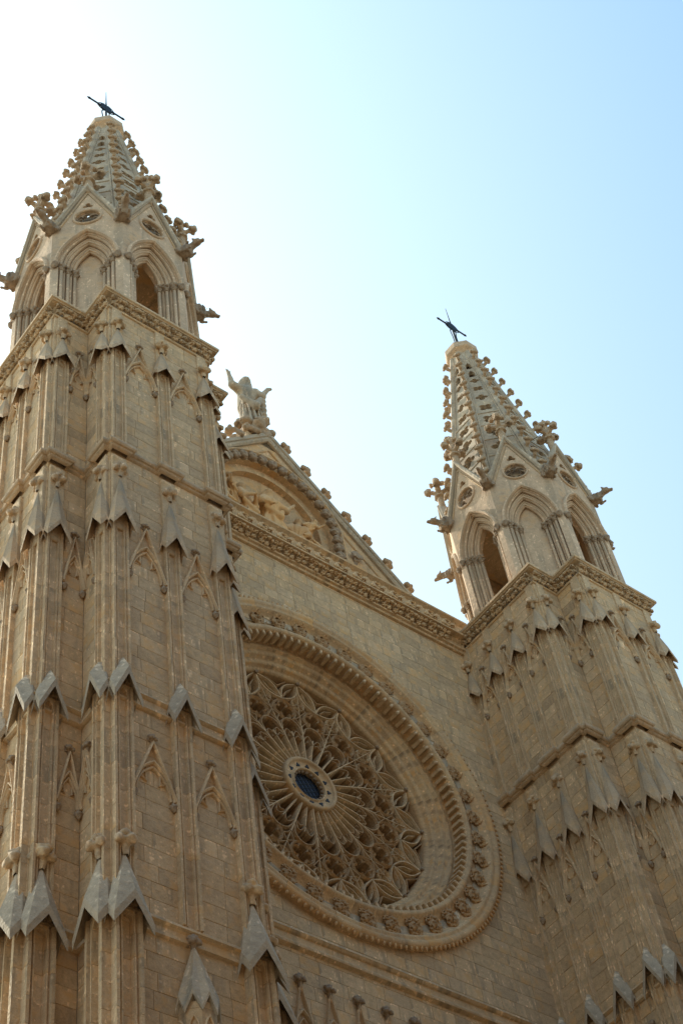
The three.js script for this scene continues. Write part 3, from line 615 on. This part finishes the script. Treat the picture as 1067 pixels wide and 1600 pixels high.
// ------------------------------------------------------------------ rose window
function rose() {
  const t = thing('rose_window', 'great round rose window with carved stone rings and radiating tracery', 'window', null, [XC, RY0, 0]);
  // ring of moulded voussoirs
  const prof = [[6.76, -.26], [6.76, -.06], [6.7, .03], [6.6, .06], [6.52, .03], [6.47, -.02], [6.41, .02], [6.33, .0], [6.28, -.1], [6.16, -.22], [5.97, -.28], [5.78, -.23], [5.66, -.12], [5.6, -.04], [5.52, -.03], [5.45, -.07], [5.42, -.14], [5.38, -.62], [5.33, -.7], [5.27, -.64], [5.2, -.66], [5.16, -.76], [5.1, -.79], [5.02, -.75], [4.96, -.82], [4.92, -.94], [4.84, -.97], [4.78, -.93], [4.72, -1.0], [4.7, -1.1], [4.63, -1.13], [4.57, -1.17], [4.54, -1.26], [4.54, -2.4]];
  const NV = 48, seg = [0, 1, 2].map(k => {
    const g = new THREE.LatheGeometry(prof.map(p => new THREE.Vector2(p[0], p[1])), 3, 0, 2 * Math.PI / NV - .0011); // axis y -> turn to z
    return finish(g.applyMatrix4(RX(Math.PI / 2)), 1, k * .37);
  });
  for (let i = 0; i < NV; i++) clones('voussoir', seg[i % 3], GLD[Math.floor(rnd() * 4)], t, RZ(i / NV * 2 * Math.PI));
  mesh('ring_core', finish(new THREE.LatheGeometry([[6.7, -.3], [6.55, -.05], [6.3, -.2], [6.0, -.36], [5.7, -.28], [5.52, -.12], [5.46, -.7], [5.25, -.78], [5.0, -.95], [4.8, -1.1], [4.62, -1.28], [4.62, -2.38]].map(p => new THREE.Vector2(...p)), 64).applyMatrix4(RX(Math.PI / 2))), M.gold, t);
  // leaf fringe, coffer leaves and billets
  const fr = finish(nets(p => sminp(ell(p, [0, 0, 0], [.06, .05, .07]), ell(p, [.03, .06, .02], [.04, .06, .05]), .03) + lump(p, 24, .012), [-.12, -.1, -.12], [.12, .16, .14], .024));
  const NF = 200; for (let i = 0; i < NF; i++) clones('fringe_leaf', fr, GLD[i % 4], t, mul(RZ(i / NF * 2 * Math.PI), T(0, 6.75, -.04), SC(.95)));
  const cf = finish(nets(p => { let d = ell(p, [0, 0, 0], [.13, .3, .1]); d = sminp(d, ell(p, [.05, .2, .06], [.12, .1, .09]), .04); d = sminp(d, ell(p, [-.05, -.16, .05], [.12, .1, .08]), .04); d = sminp(d, ell(p, [.02, .02, .08], [.09, .1, .08]), .03); for (const [x, y] of [[.14, .1], [-.14, .06], [.13, -.2], [-.12, -.3], [.02, .34]]) d = sminp(d, ell(p, [x, y, .05], [.07, .09, .06]), .02); return d * .7 + lump(p, 13, .04) + lump(p, 27, .035); }, [-.28, -.46, -.18], [.28, .48, .26], .026));
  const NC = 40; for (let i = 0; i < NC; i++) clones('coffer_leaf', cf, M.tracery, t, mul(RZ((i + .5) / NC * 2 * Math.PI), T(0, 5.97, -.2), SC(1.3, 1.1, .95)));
  const bl = new B().add(box(-.055, .055, 5.25, 5.5, -.55, -.1, .03)).geo();
  const NB = 108; for (let i = 0; i < NB; i++) clones('billet', bl, M.warm, t, mul(RZ(i / NB * 2 * Math.PI), RX(0)));
  // tracery
  const NS = 16, Z = -1.28, bar = (c, w, d, z = Z) => sweepCurve(c, [[-w / 2, -d], [-w / 2, -.09], [-w * .2, 0], [w * .2, 0], [w / 2, -.09], [w / 2, -d]].reverse(), true, z);
  const D = .72, pol = (r, a) => [r * Math.sin(a), r * Math.cos(a)], h = Math.PI / NS;   // a measured from the sector's middle
  const mull = new B().add(bar([[0, 1.02], [0, 2.6]], .09, D, Z + .03)).add(bar([[0, 2.58], [0, 4.6]], .05, D, Z)).add(sweepCurve(circlePts(0, 3.66, .25, 16), [[-.035, -D], [-.035, -.06], [0, 0], [.035, -.06], [.035, -D]].reverse(), true, Z + .01, true)).add(sweepCurve(foilPts(0, 3.66, .22, 3, 5, -Math.PI / 2), [[-.022, -D], [-.022, -.05], [0, 0], [.022, -.05], [.022, -D]].reverse(), true, Z - .03, true)).geo();
  const sec = new B();
  // lancet pair
  const P = (x, y) => [x, y];
  const arch = []; for (let i = 0; i <= 10; i++) { const q = i / 10, a = h * (q * 2 - 1) * (.93); const r = 2.22 + .52 * Math.sqrt(Math.max(0, 1 - Math.pow(Math.abs(q * 2 - 1), 1.7))); arch.push(pol(r, a)); }
  const sub = new B().add(bar([[0, 1.02], [0, 2.2]], .075, D)).geo();
  const lan = new B().add(bar(arch, .085, D, Z + .03)); for (const s of [-1, 1]) { const q = []; for (let i = 0; i <= 6; i++) { const k = i / 6; q.push(pol(1.95 + .32 * Math.sin(k * Math.PI) , s * h * .93 * k)); } lan.add(bar(s > 0 ? q : q.reverse(), .055, D - .05)); for (const e of [.32, .68]) lan.add(bar([pol(1.96, s * h * e + (e < .5 ? -.03 : .03)), pol(2.06, s * h * .5)], .045, D - .1)); }
  const foil = new B().add(sweepCurve(circlePts(0, 3.14, .43, 22), [[-.045, -D], [-.045, -.07], [0, 0], [.045, -.07], [.045, -D]].reverse(), true, Z + .03, true)).add(sweepCurve(foilPts(0, 3.14, .40, 4, 6, 0), [[-.035, -D], [-.035, -.06], [0, 0], [.035, -.06], [.035, -D]].reverse(), true, Z, true));
  const node = pol(3.62, 0), ves = [];
  for (const s of [-1, 1]) { const tip = pol(4.56, s * h * .985), dx = tip[0] - node[0], dy = tip[1] - node[1], l = Math.hypot(dx, dy), nx = -dy / l, ny = dx / l; const b = new B(); for (const e of [-1, 1]) { const c = []; for (let i = 0; i <= 10; i++) { const k = i / 10, w = e * .26 * Math.sin(k * Math.PI); c.push([node[0] + dx * k + nx * w, node[1] + dy * k + ny * w]); } b.add(bar(c, .085, D, Z + .03)); } b.add(bar([[node[0] + dx * .18, node[1] + dy * .18], [node[0] + dx * .42 + nx * .07, node[1] + dy * .42 + ny * .07], [node[0] + dx * .7, node[1] + dy * .7]], .045, D - .1)); ves.push(b.geo()); }
  const side = new B(); for (const s of [-1, 1]) { side.add(bar([pol(2.6, s * h * .98), pol(2.86, s * h * .62), pol(3.05, s * h * .98)], .06, D)); side.add(bar([pol(3.1, s * h * .98), pol(3.42, s * h * .6), pol(3.62, s * h * .98)], .06, D)); side.add(bar([node, pol(3.95, s * h * .97)], .055, D)); }
  side.add(bar([pol(4.52, -h * .5), pol(4.22, 0), pol(4.52, h * .5)], .055, D));
  const gl = lan.geo(), gf = foil.geo(), gs = side.geo();
  const boss = finish(nets(p => ell(p, [0, 0, 0], [.1, .1, .1]) + lump(p, 18, .03), [-.16, -.16, -.16], [.16, .16, .16], .03));
  for (let i = 0; i < NS; i++) {
    const s = part('tracery_sector', t); s.rotation.z = (i + .5) * 2 * Math.PI / NS; const I = new THREE.Matrix4();
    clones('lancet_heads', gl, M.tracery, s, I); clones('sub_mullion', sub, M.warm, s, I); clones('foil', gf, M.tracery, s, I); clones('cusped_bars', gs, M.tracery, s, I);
    clones('petal', ves[0], M.warm, s, I); clones('petal', ves[1], M.warm, s, I); clones('mullion', mull, M.warm, s, RZ(h)); clones('rim_boss', boss, M.crust, s, mul(RZ(h), T(0, 4.53, Z + .1), SC(.7)));
  }
  // hub
  const hub = part('hub', t);
  mesh('hub_ring', finish(new THREE.LatheGeometry([[1.06, -2.3], [1.06, -1.26], [1.02, -1.18], [.95, -1.15], [.9, -1.2], [.88, -1.26], [.66, -1.3], [.64, -1.24], [.6, -1.26], [.58, -1.34], [.58, -1.6]].map(p => new THREE.Vector2(...p)), 48).applyMatrix4(RX(Math.PI / 2))), M.gold, hub);
  const tre = finish(plate(foilPts(0, 0, .085, 3, 5), [], -.01, .012)); for (let i = 0; i < 12; i++) clones('trefoil', tre, M.lead, hub, mul(RZ(i / 12 * 2 * Math.PI), T(0, .77, -1.275)));
  const cus = finish(nets(p => ell(p, [0, 0, 0], [.06, .07, .06]) + lump(p, 22, .015), [-.1, -.1, -.1], [.1, .1, .1], .025)); for (let i = 0; i < 20; i++) clones('cusp', cus, M.crust, hub, mul(RZ(i / 20 * 2 * Math.PI), T(0, .56, -1.36)));
  mesh('hub_glass', finish(plate(circlePts(0, 0, .6, 28), [], -1.5, -1.48)), M.blueGlass, hub);
  for (let i = -3; i <= 3; i++) for (const q of [0, 1]) mesh('came', finish(box(-.58, .58, i * .16 - .012, i * .16 + .012, -1.48, -1.46)), M.lead, hub).rotation.z = q ? Math.PI / 2 + .5 : .5;
  // dark leaded glass at the back, with a grid of cames
  mesh('glass', finish(plate(circlePts(0, 0, 4.6, 64), [circlePts(0, 0, .62, 24)], -2.35, -2.3)), M.glass, t);
  return t;
}

// ------------------------------------------------------------------ gable over the facade
const GZ = -1.0, GY = 55.92;
function figureSDF(o) {  // draped standing figure, 1 unit high, facing +z; o: arms, lean
  return p => {
    const y = p[1]; let d = 9;
    const rad = (y < .82 ? .155 - .06 * y + .03 * Math.sin(y * 9) : .1) * (o.slim || 1); const an = Math.atan2(p[0], p[2]);
    const fold = .012 * Math.sin(an * 9 + y * 6 + o.ph) + .007 * Math.sin(an * 17 - y * 11);
    d = Math.max(Math.hypot(p[0] * .92, p[2] * 1.15) - rad - fold, y - .72, -y);
    d = sminp(d, ell(p, [0, .70, 0], [.13 * (o.slim ? .86 : 1), .12, .085]), .06);                          // chest and shoulders
    d = sminp(d, cap(p, [0, .78, 0], [0, .86, .01], .05, .045), .03);
    d = sminp(d, ell(p, [0, .925, .015], [.058, .075, .066]), .015); d = sminp(d, ell(p, [0, .92, .085], [.012, .022, .018]), .012);
    if (o.veil) d = sminp(d, Math.max(ell(p, [0, .91, -.015], [.085, .105, .085]), p[2] - .035 + .4 * Math.abs(p[0])), .02), d = sminp(d, cap(p, [0, .85, -.06], [0, .55, -.1], .085, .1), .06);
    else d = sminp(d, ell(p, [0, .945, -.012], [.064, .07, .066]), .012);
    for (const a of o.arms) {
      d = sminp(d, cap(p, a[0], a[1], .062, .05), .035); d = sminp(d, cap(p, a[1], a[2], .045, .024), .02);
      const dx = a[2][0] - a[1][0], dy = a[2][1] - a[1][1], dz = a[2][2] - a[1][2], l = Math.hypot(dx, dy, dz), e = a[2], k = .05 / l;
      const w = a[3] || [dx / l, dy / l, dz / l], s = [w[1], -w[0], 0];
      d = sminp(d, cap(p, e, [e[0] + w[0] * .04, e[1] + w[1] * .04, e[2] + w[2] * .04], .022, .02), .015);
      for (let q = -1.5; q <= 1.5; q++) d = sminp(d, cap(p, [e[0] + w[0] * .035 + s[0] * q * .011, e[1] + w[1] * .035 + s[1] * q * .011, e[2] + w[2] * .035], [e[0] + w[0] * (.085 - .005 * q * q) + s[0] * q * .015, e[1] + w[1] * (.085 - .005 * q * q) + s[1] * q * .015, e[2] + w[2] * .085 + .01], .008, .006), .004);
      d = sminp(d, cap(p, [e[0] + s[0] * .015, e[1] + s[1] * .015, e[2]], [e[0] + w[0] * .03 + s[0] * .045, e[1] + w[1] * .03 + s[1] * .045, e[2] + .012], .009, .007), .006);
    }
    // mantle: diagonal swag and falling end
    d = sminp(d, cap(p, [-.12, .5, .08], [.02, .3, .15], .035, .045), .03); d = sminp(d, cap(p, [.02, .3, .15], [.13, .56, .07], .045, .035), .03);
    if (o.fall) d = sminp(d, cap(p, [.17, .6, .02], [.165, .2, .02], .045, .035) + .012 * Math.sin(y * 70), .02);
    for (let q = -2; q <= 2; q++) d = sminp(d, cap(p, [q * .05, .45, .1 - .01 * q * q], [q * .065, .03, .14 - .012 * q * q], .012, .02), .02);
    return d + lump(p, 26, .004);
  };
}
function gable() {
  const t = thing('gable', 'steep stone gable with carved tympanum and crockets above the rose window', 'gable', null, [XC, 0, 0]);
  const sl = 1.0, foot = 48.0, hb = (GY - foot) / sl, ZB = -2.0;
  const cy = 51.15, R = 3.0, archO = (r, y0) => { const o = [[r, y0], [-r, y0]]; for (let i = 0; i <= 28; i++) { const a = Math.PI - i / 28 * Math.PI; o.push([r * Math.cos(a), cy + r * Math.sin(a)]); } return o; };
  mesh('gable_wall', new B().add(plate([[-hb, foot - .4], [hb, foot - .4], [hb, foot], [0, GY], [-hb, foot]], [archO(2.72, 47.8)], -1.3, GZ)).geo(), M.gold, t);
  mesh('tympanum', new B().add(plate([[-hb, foot - .4], [hb, foot - .4], [hb, foot], [0, GY], [-hb, foot]], [], ZB, -1.55)).geo(), M.gold, t);
  mesh('inner_arch', new B().add(plate(archO(2.73, 47.7), [archO(2.35, 47.8)], -1.56, -1.28)).geo(), M.gold, t);
  const prof = [[-.12, -1.02], [-.12, .1], [-.04, .16], [.05, .16], [.08, .22], [.24, .22], [.3, .12], [.3, -1.02]].reverse();
  for (const s of [-1, 1]) mesh('coping', new B().add(sweepCurve(s < 0 ? [[-hb - .2, foot - .2], [0, GY]] : [[0, GY], [hb + .2, foot - .2]], prof, true, GZ)).geo(), M.grey, t);
  mesh('inner_fillet', new B().add(sweepCurve([[-hb + 1.1, foot + .3], [0, GY - .75], [hb - 1.1, foot + .3]], ridgeProf(.1, .07), true, GZ)).geo(), M.gold, t);
  const hood = [[-3.12, 47.8]]; for (let i = 0; i <= 32; i++) { const a = Math.PI - i / 32 * Math.PI; hood.push([3.12 * Math.cos(a), cy + 3.12 * Math.sin(a)]); } hood.push([3.12, 47.8]);
  mesh('hood_mould', new B().add(sweepCurve(hood, ridgeProf(.16, .22), true, GZ)).geo(), M.gold, t);
  const ball = finish(nets(p => { let d = ell(p, [0, 0, 0], [.2, .2, .18]); for (let i = 0; i < 5; i++) { const a = i * 1.2566; d = sminp(d, ell(p, [.13 * Math.cos(a), .13 * Math.sin(a), .07], [.09, .09, .09]), .03); } return d + lump(p, 14, .035); }, [-.3, -.3, -.26], [.3, .3, .26], .034));
  for (let i = 0; i < 25; i++) { const q = i / 24 * (Math.PI + 1.1) - .55; let x, y; if (q < 0) { x = 2.86; y = cy + q * 2.86; } else if (q > Math.PI) { x = -2.86; y = cy - (q - Math.PI) * 2.86; } else { x = 2.86 * Math.cos(q); y = cy + 2.86 * Math.sin(q); } clones('leaf_ball', ball, M.crust, t, mul(T(x, y, GZ + .1), RZ(rnd() * 6), SC(1.02))); }
  // crockets along the copings
  for (const s of [-1, 1]) for (let i = 0; i < 9; i++) { const k = .62 + i * .93; clones('crocket', CROCKET[i % 2], M.carved, t, mul(T(s * (k * .98 + .12), GY - k * .98 + .5, GZ + .17), RZ(-s * Math.PI / 4), RX(-Math.PI / 2), SC(1.6))); }
  // carved figures and clouds of the tympanum
  const poses = [
    { ph: 0, arms: [[[-.11, .74, .02], [-.17, .58, .08], [-.05, .62, .17]], [[.11, .74, .02], [.17, .58, .08], [.05, .64, .17]]] },
    { ph: 2, arms: [[[-.11, .74, .02], [-.2, .62, .06], [-.27, .74, .1]], [[.11, .74, .02], [.18, .58, .05], [.1, .46, .14]]] },
    { ph: 4, veil: 1, arms: [[[-.11, .74, .02], [-.19, .6, .07], [-.1, .52, .15]], [[.11, .74, .02], [.21, .66, .06], [.29, .77, .08]]] }];
  const fg = poses.map(o => finish(nets(figureSDF(o), [-.38, -.03, -.2], [.38, 1.06, .24], .017)));
  for (const [x, y, h, k, ry, rz] of [[-2.05, 49.0, 2.3, 2, .5, .06], [-1.15, 49.35, 2.75, 0, .35, .12], [.0, 49.7, 3.1, 2, 0, 0], [.95, 49.2, 2.5, 1, -.35, -.14], [1.7, 49.0, 2.05, 0, -.5, -.06], [-.55, 49.0, 1.9, 1, .2, .3], [.5, 48.9, 1.8, 0, -.2, -.25], [-1.65, 50.6, 1.5, 1, .6, .5], [1.35, 50.5, 1.5, 2, -.6, -.5], [2.1, 48.6, 1.7, 2, -.4, .1], [-.3, 48.3, 1.9, 2, .1, -.2], [1.1, 48.3, 1.9, 1, .2, .3]]) clones('relief_figure', fg[k], GLD[k], t, mul(T(x, y, -1.36), RY(ry), RZ(rz), SC(h)));
  const cloud = finish(nets(p => { let d = ell(p, [0, 0, 0], [.5, .22, .16]); for (const [x, y, r] of [[-.35, .1, .2], [0, .16, .24], [.33, .06, .2], [.15, -.12, .18], [-.18, -.12, .19]]) d = sminp(d, ell(p, [x, y, .06], [r, r, .17]), .05); return d + lump(p, 8, .06); }, [-.75, -.45, -.3], [.75, .55, .35], .045));
  for (const [x, y, s, a] of [[-1.75, 49.3, .9, .2], [-.85, 49.2, 1, -.1], [.3, 49.15, 1, .1], [1.35, 49.15, .9, -.2], [-1.5, 51.6, .65, .7], [1.35, 51.4, .65, -.7], [-.7, 50.6, .7, .3], [.75, 50.6, .7, -.3], [0, 49.5, .8, 0]]) clones('carved_cloud', cloud, M.gold, t, mul(T(x, y, -1.5), RZ(a), SC(s)));
  // small leaf carving in the right spandrel
  clones('spandrel_leaf', CROCKET[0], M.crust, t, mul(T(3.75, 50.5, GZ + .02), SC(1.8, 1.8, .6))); clones('spandrel_leaf', CROCKET[1], M.crust, t, mul(T(-3.75, 50.5, GZ + .02), SC(1.8, 1.8, .6)));
  return t;
}
function statue() {
  const t = thing('statue', 'robed stone figure with both arms raised on the gable top', 'statue', null, [XC - .2, 0, -1.5]);
  mesh('plinth', new B().add(box(-.8, .8, 55.3, 56.1, -.5, .5, .06)).geo(), M.warm, t);
  const pile = nets(p => { let d = cap(p, [0, 0, 0], [0, .75, 0], .8, .42); d = Math.max(d, p[1] - 1.1); for (let i = 0; i < 10; i++) { const a = i * .6283, y = .2 + .32 * (i % 3); d = sminp(d, ell(p, [(.86 - .25 * y) * Math.cos(a), y, (.8 - .25 * y) * Math.sin(a)], [.23, .21, .23]), .06); } for (let i = 0; i < 8; i++) { const a = i * .785 + .3; d = sminp(d, ell(p, [.56 * Math.cos(a), .85, .55 * Math.sin(a)], [.17, .16, .17]), .05); } return d + lump(p, 4.5, .09) + lump(p, 11, .045); }, [-1.25, -.5, -1.2], [1.25, 1.6, 1.2], .06);
  pile.translate(-.05, 56.25, 0); mesh('foliage_base', finish(pile), M.carved, t);
  const f = nets(figureSDF({ ph: 1, slim: .64, veil: 1, fall: 1, arms: [[[-.11, .755, .01], [-.2, .76, .03], [-.235, .97, .04], [-.4, .88, .15]], [[.11, .745, .01], [.18, .69, .03], [.262, .84, .05], [.85, .35, .2]]] }), [-.5, -.03, -.24], [.5, 1.12, .26], .0145);
  f.applyMatrix4(mul(T(-.05, 57.0, 0), RY(-.25), RZ(.01), SC(3.5, 4.05, 3.5))); mesh('figure', finish(f), M.grey, t);
  mesh('figure_support', finish(tube([[-.3, 57.5, -.25], [-.27, 58.6, -.25], [-.2, 59.3, -.2]], .12, 8, 8)), M.grey, t);
  return t;
}

// ------------------------------------------------------------------ assemble
{
  const g = new THREE.PlaneGeometry(700, 700); g.rotateX(-Math.PI / 2);
  const o = mesh('ground', finish(g), stoneMat(texGrey, .01), scene); o.material.color = new THREE.Color().setRGB(.45, .43, .4); o.userData = { kind: 'structure', label: 'worn stone paving of the street before the facade', category: 'ground' };
}
bellTower(-10.2, 'nearer bell tower along the left edge, largest thing in view');
bellTower(10.2, 'farther bell tower rising beside the right end of the gable and cornice');
turret(-10.2, 'octagonal turret and spire on the nearer left tower, highest in the picture');
turret(10.2, 'octagonal turret and slender pierced spire on the farther right tower');
ironCross(-10.2, 'dark iron cross with thin rod on top of the left spire', 0);
ironCross(10.2, 'dark iron cross with thin rod on top of the right spire', 0);
facade(); rose(); gable(); statue();
// the palace across the street, behind the camera: it shuts off the low sky from the facade
{
  const t = thing('palace', 'plain stone palace across the street facing the cathedral', 'building', null, [-8, 0, 31]);
  mesh('wall', new B().add(box(-45, 45, 0, 42, 0, 14)).geo(), tone(M.crust, [.42, .42, .42]), t); mesh('roof', new B().add(box(-45.6, 45.6, 42, 42.7, -.6, 14.6, .1)).geo(), M.grey, t);
  for (let i = 0; i < 9; i++) for (const y of [4, 11, 18]) { const w = part('window', t); w.position.set(-40 + i * 10, y, 0); mesh('pane', finish(box(-1, 1, 0, 2.6, -.03, .02)), M.glass, w); mesh('frame', new B().add(plate([[-1.25, -.25], [1.25, -.25], [1.25, 2.85], [-1.25, 2.85]], [[[-1, 0], [1, 0], [1, 2.6], [-1, 2.6]]], -.12, .02)).geo(), M.grey, w); }
}
renderer.render(scene, camera);
